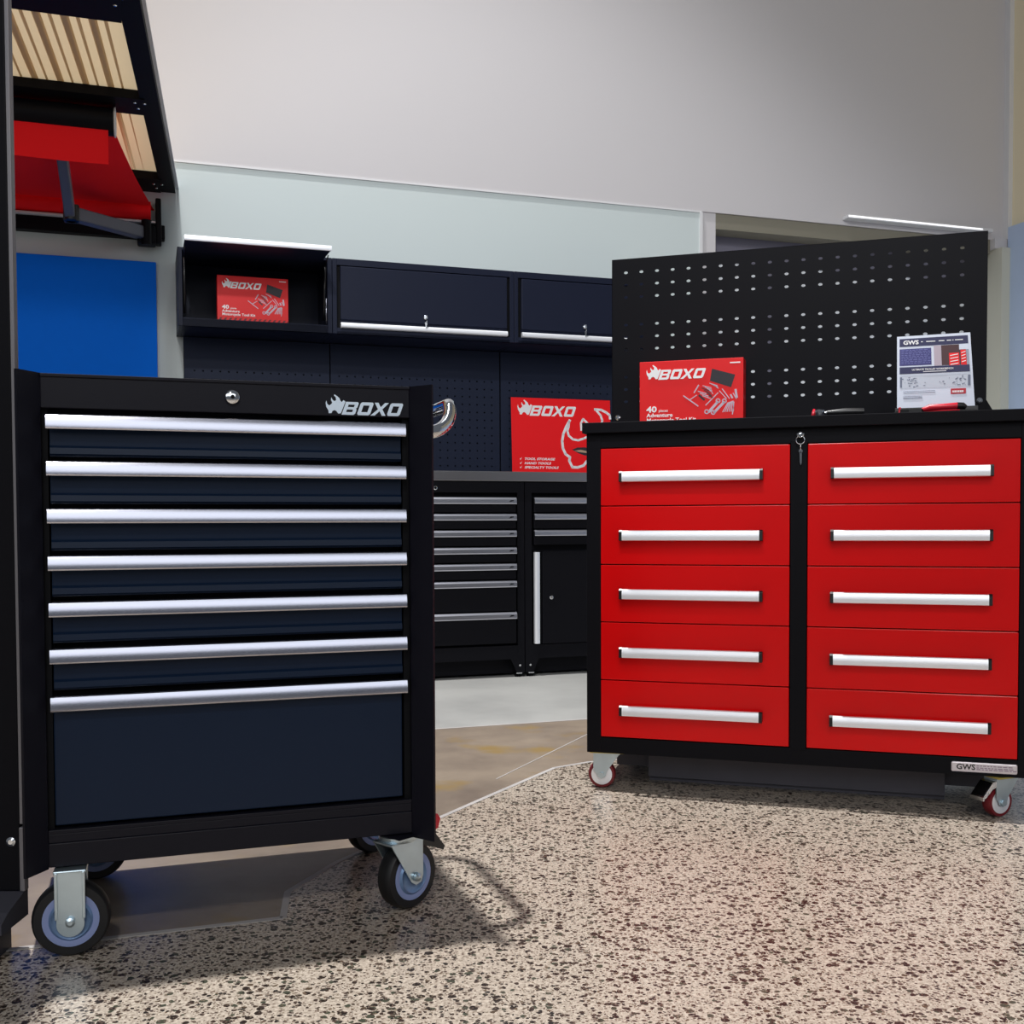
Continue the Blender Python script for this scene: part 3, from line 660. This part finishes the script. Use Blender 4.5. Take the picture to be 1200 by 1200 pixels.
mb = MB(); mb.tube([(.132,-.002,.019),(.146,0,.0185),(.153,.001,.014)],[.0088,.0085,.006],12); mb.build('grip_end', BLKPL, t2, 50)
mb = MB(); mb.prism([(.0,-.004),(.02,-.009),(.05,-.011),(.058,0),(.05,.012),(.02,.010),(.0,.006)],'z',.003,.014); mb.build('jaw', BLKPL, t2)
mb = MB(); mb.box(-.004,.002,-.003,.003,.0,.020,.001); mb.build('tip', REDPL, t2)

# =====================================================================
# WALL CABINETS
# =====================================================================
def wall_cab(g_u0, g_u1, label, open_):
    w = g_u1-g_u0; c_ = thing('wall_cabinet','B',g_u0,0,1.594,label,'wall cabinet','black wall cabinets'); H = .341; Dp = .30
    mb = MB(); t = .02
    mb.box(0,t,0,Dp,0,H,.0015); mb.box(w-t,w,0,Dp,0,H,.0015); mb.box(t,w-t,.0,Dp,H-(.03 if not open_ else .012),H,.001); mb.box(t,w-t,0,Dp,0,(.034 if open_ else .012),.001); mb.box(0,w,Dp-.006,Dp,0,H)
    mb.box(t,w-t,0,.018,0,(.026 if not open_ else .036),.001)
    mb.build('body', BNAVY, c_)
    dx0,dx1 = (.036,w-.036); dh = .281
    if not open_:
        mb = MB(); mb.box(t,w-t,.012,.02,.02,H-.02); mb.build('front_rim', DARK, c_)
        mb = MB(); mb.box(dx0,dx1,-.006,.012,.064,.306,.003); mb.box(dx0,dx1,.004,.012,.028,.066); dr = mb.build('door', BNAVY, c_)
        mb = MB(); mb.prism([(.004,.026),(-.016,.028),(-.018,.034),(-.016,.045),(-.010,.050),(.004,.050)],'x',dx0,dx1); mb.build('handle', ALUW, dr, 30)
        u_ = .5*w+(.055 if False else 0)
        u_ = w*.5-.003
        mb = MB(); mb.lathe([(.010,0),(.010,.004),(.007,.006)],(u_,-.006,.094),(0,-1,0),18); lo = mb.build('lock', CHR, dr, 30)
        mb = MB(); mb.box(u_-.004,u_+.004,-.022,-.010,.088,.102,.001); mb.tube([(u_,-.018,.092),(u_+.004,-.018,.075),(u_-.002,-.018,.066)],.0022,6); mb.prism([(u_-.006,.070),(u_+.006,.070),(u_+.002,.045),(u_-.003,.045)],'y',-.020,-.018); mb.build('key', CHR, lo)
    else:
        # door raised and held level, hinged at the top
        mb = MB(); mb.prism([(.01,H-.004),(-.245,H-.012),(-.245,H-.030),(.01,H-.020)],'x',.025,w-.045); dr = mb.build('door', BNAVY, c_)
        mb = MB(); mb.prism([(-.240,H-.030),(-.262,H-.033),(-.264,H-.024),(-.262,H-.012),(-.240,H-.008)],'x',.022,w-.042); mb.build('handle', ALUW, dr, 30)
        for xx in (.028,w-.035):
            mb = MB(); mb.tube([(xx,.03,.06),(xx,-.03,H-.05)],.005,8); mb.tube([(xx,-.03,H-.05),(xx,-.12,H-.02)],.003,8); mb.build('gas_strut', BLKPL, c_)
        mb = MB(); mb.tube([(w-.024,.02,.04),(w-.024,.02,.16)],.0025,6); mb.build('hinge_rod', ALU, c_)
    return c_
wall_cab(-.685,-.012,'wall cabinet with raised open door and a red carton inside',True)
wall_cab(-.010,.8618,'closed black wall cabinet directly right of the open one, key in its lock',False)
wall_cab(.8638,1.595,'closed black wall cabinet partly hidden behind the perforated panel',False)
kit_box('tool_kit_box','B',-.516,.045,1.6295,0,'red tool kit carton standing inside the open wall cabinet',.312,.205,.06)

# pegboard panels on the wall
def peg_panel(u0,u1,label):
    p = thing('pegboard_panel','B',u0,.27,.955,label,'pegboard','wall pegboards above the counter')
    w = u1-u0-.003; mb = MB(); nu = int((w-.03)/.0385); off = (w-(nu-1)*.0385)/2
    pegboard(mb,0,w,0,.635,0,.0012,[off+.0385*i for i in range(nu)],[.02+.0385*i for i in range(13)],.0042,.0042,8)
    mb.build('perforated_sheet', mat('peg_blue_black', s2l(32,39,58), .5, spec=.15), p)
    mb = MB(); mb.box(0,w,.028,.030,0,.635); mb.box(0,.002,.0,.03,0,.635); mb.box(w-.002,w,0,.03,0,.635); mb.build('backing', DARK, p)
peg_panel(-.655,.020,'black perforated wall board below the open wall cabinet')
peg_panel(.020,.878,'black perforated wall board below the closed cabinet with the key, left of the red poster')
peg_panel(.878,1.595,'black perforated wall board behind the red poster')

# poster
po = thing('poster','B',.930,.235,.9665,'red BOXO poster with white horned outline, leaning on the stainless counter','poster'); po.rotation_euler[0] = math.radians(-3)
PW,PH = .545,.398
mb = MB(); mb.box(0,PW,0,.004,0,PH,.0008); mb.build('board', REDP, po)
def pp(x,y): return ((x-92)/915*.545, PH-(y-200)/705*.375)   # crop pixels (8x, 590..740)
mb = MB(); p = pp(148,372); emblem_and_word(mb,p[0],p[1],.0525,-.0006,.0006); mb.build('logo', WHITEP, po)
mb = MB()
for y,t in ((797,'TOOL STORAGE'),(838,'HAND TOOLS'),(878,'SPECIALTY TOOLS')):
    p = pp(200,y); text_mb(mb,t,p[0],p[1],.0165,-.0004,bold=.03,shear=.25,stretch=1.35)
    c_ = pp(160,y); mb.prism([(c_[0],c_[1]+.008),(c_[0]+.004,c_[1]),(c_[0]+.013,c_[1]+.015),(c_[0]+.005,c_[1]+.006)],'y',-.0004,0)
mb.build('lettering', WHITEP, po)
def stroke(mb, pts, w):
    V = [Vector(pp(*p)) for p in pts]
    for a,b_ in zip(V,V[1:]):
        d=(b_-a).normalized(); nn=Vector((-d.y,d.x))*w/2; a2=a-d*w*.25; b2=b_+d*w*.25
        mb.prism([tuple(a2-nn),tuple(b2-nn),tuple(b2+nn),tuple(a2+nn)],'y',-.0006,0)
mb = MB()
stroke(mb,[(625,405),(590,470),(562,540),(550,610),(556,680),(580,735),(618,765),(612,800),(640,860),(690,862),(745,842),(775,800),(830,800)],.0135)
stroke(mb,[(618,415),(612,470),(600,510),(612,555),(650,590),(700,598),(750,580),(790,560),(850,520),(905,470),(930,400),(915,350),(865,290)],.0115)
stroke(mb,[(730,500),(728,430),(750,390),(790,430),(820,450)],.011)
stroke(mb,[(860,292),(920,295),(970,320),(1000,345),(1004,380)],.0125)
mb.build('outline', WHITEP, po)
mb = MB(); mb.prism([pp(640,690),pp(690,668),pp(760,665),pp(820,680),pp(820,745),pp(760,745),pp(700,725)],'y',-.0004,0); e = mb.build('eye', CHARC, po)
mb = MB(); mb.prism([pp(660,700),pp(720,690),pp(790,705),pp(790,722),pp(700,712)],'y',-.0010,-.0003); mb.build('eye_glint', mat('sand_print', s2l(190,160,130), .5), e)

# =====================================================================
# BASE CABINETS AND COUNTER
# =====================================================================
CV = -.15
cab_u = [.150,.860,1.560]
ct = thing('counter','B',-.55,CV-.012,.922,'stainless-edged black worktop running over the base cabinets','worktop')
mb = MB(); mb.box(0,2.3,0,.018,0,.0445,.002); mb.build('steel_edge', STEEL, ct)
mb = MB(); mb.box(0,2.3,.018,.43,.002,.0435); mb.build('board', STEEL, ct)
def base_cab(u0,u1,kind,label):
    w = u1-u0; c_ = thing('base_cabinet','B',u0,CV,0,label,'base cabinet','black base cabinets')
    H = .9205
    mb = MB(); mb.box(0,w,.03,.42,.085,H,.001); mb.box(0,.034,0,.03,.085,H,.001); mb.box(w-.034,w,0,.03,.085,H,.001); mb.box(.034,w-.034,0,.03,.868,H,.001); mb.box(.034,w-.034,0,.03,.085,.150,.001)
    mb.box(.02,w-.02,.06,.08,.012,.086)
    mb.build('body', BLKR, c_)
    for s,x in ((1,0),(-1,w)):
        f = MB(); f.prism([(x,.0+.02),(x+s*.04,.02),(x+s*.05,.045),(x+s*.07,.086),(x,.086)],'y',.0,.003); f.lathe([(.008,0),(.008,.02)],(x+s*.028,.02,0.0),(0,0,1),12); f.lathe([(.016,0),(.016,.005)],(x+s*.028,.02,0.0),(0,0,1),12)
        ft = f.build('foot', BLKR, c_)
        f = MB(); f.lathe([(.005,0),(.005,.003)],(x+s*.024,0,.055),(0,-1,0),10); f.box(x+s*.014,x+s*.042,-.004,.004,.016,.021,.001); f.build('bolt', CHR, ft)
    def pull(dr,x0,x1,zt,zb,clip=True):
        h = MB(); h.prism([(.0,zt),(-.008,zt-.001),(-.016,zt-.010),(-.017,zb+.004),(-.015,zb),(-.010,zb),(.0,zb+.006)],'x',x0,x1); pl = h.build('pull', ALU, dr, 25)
        if clip:
            h = MB(); h.prism([(x1-.038,(zt+zb)/2-.006),(x1-.016,(zt+zb)/2-.002),(x1-.016,(zt+zb)/2+.002),(x1-.030,(zt+zb)/2+.002)],'y',-.0185,-.012); h.build('latch', DARK, pl)
    if kind == 'drawers':
        ts = [.8461,.7701,.6935,.6137,.5373,.4571,.3083]; bs = ts[1:]+[.155]
        x0,x1 = .036,w-.036-.006
        for t,b_ in zip(ts,bs):
            mb = MB(); mb.box(x0,x1,-.004,.03,b_+.006,t-.004,.0015); dr = mb.build('drawer', BLKR, c_); pull(dr,x0,x1,t,t-.031)
    else:
        x0,x1 = .044,w-.036
        ts = [.8465,.7705,.6935,.617]
        for t,b_ in zip(ts[:3],ts[1:]):
            mb = MB(); mb.box(x0,x1,-.004,.03,b_+.006,t-.004,.0015); dr = mb.build('drawer', BLKR, c_); pull(dr,x0,x1,t,t-.028,False)
        mb = MB(); mb.box(x0+.040,x1,-.006,.03,.153,.594,.002); mb.box(x0,x0+.042,.004,.03,.153,.594); dr = mb.build('door', BLKR, c_)
        mb = MB(); mb.prism([(x0,.006),(x0+.001,-.012),(x0+.010,-.018),(x0+.024,-.014),(x0+.026,-.008),(x0+.012,.006)],'z',.155,.588); mb.build('handle', ALUW, dr, 30)
        mb = MB(); mb.lathe([(.009,0),(.009,.004),(.006,.006)],(.1285,-.006,.3725),(0,-1,0),18); mb.build('lock', CHR, dr, 30)
    return c_
bc = base_cab(.150,.8585,'drawers','black base cabinet with seven silver drawer pulls under the counter')
mb = MB(); mb.lathe([(.009,0),(.009,.004),(.006,.006)],(.4276-.150,0,.888),(0,-1,0),18); mb.build('lock', CHR, bc, 30)
base_cab(.8625,1.572,'door','black base cabinet with three drawers over a door with tall silver handle')
base_cab(-.55,.146,'drawers','black base cabinet mostly hidden behind the rolling tool cabinet')
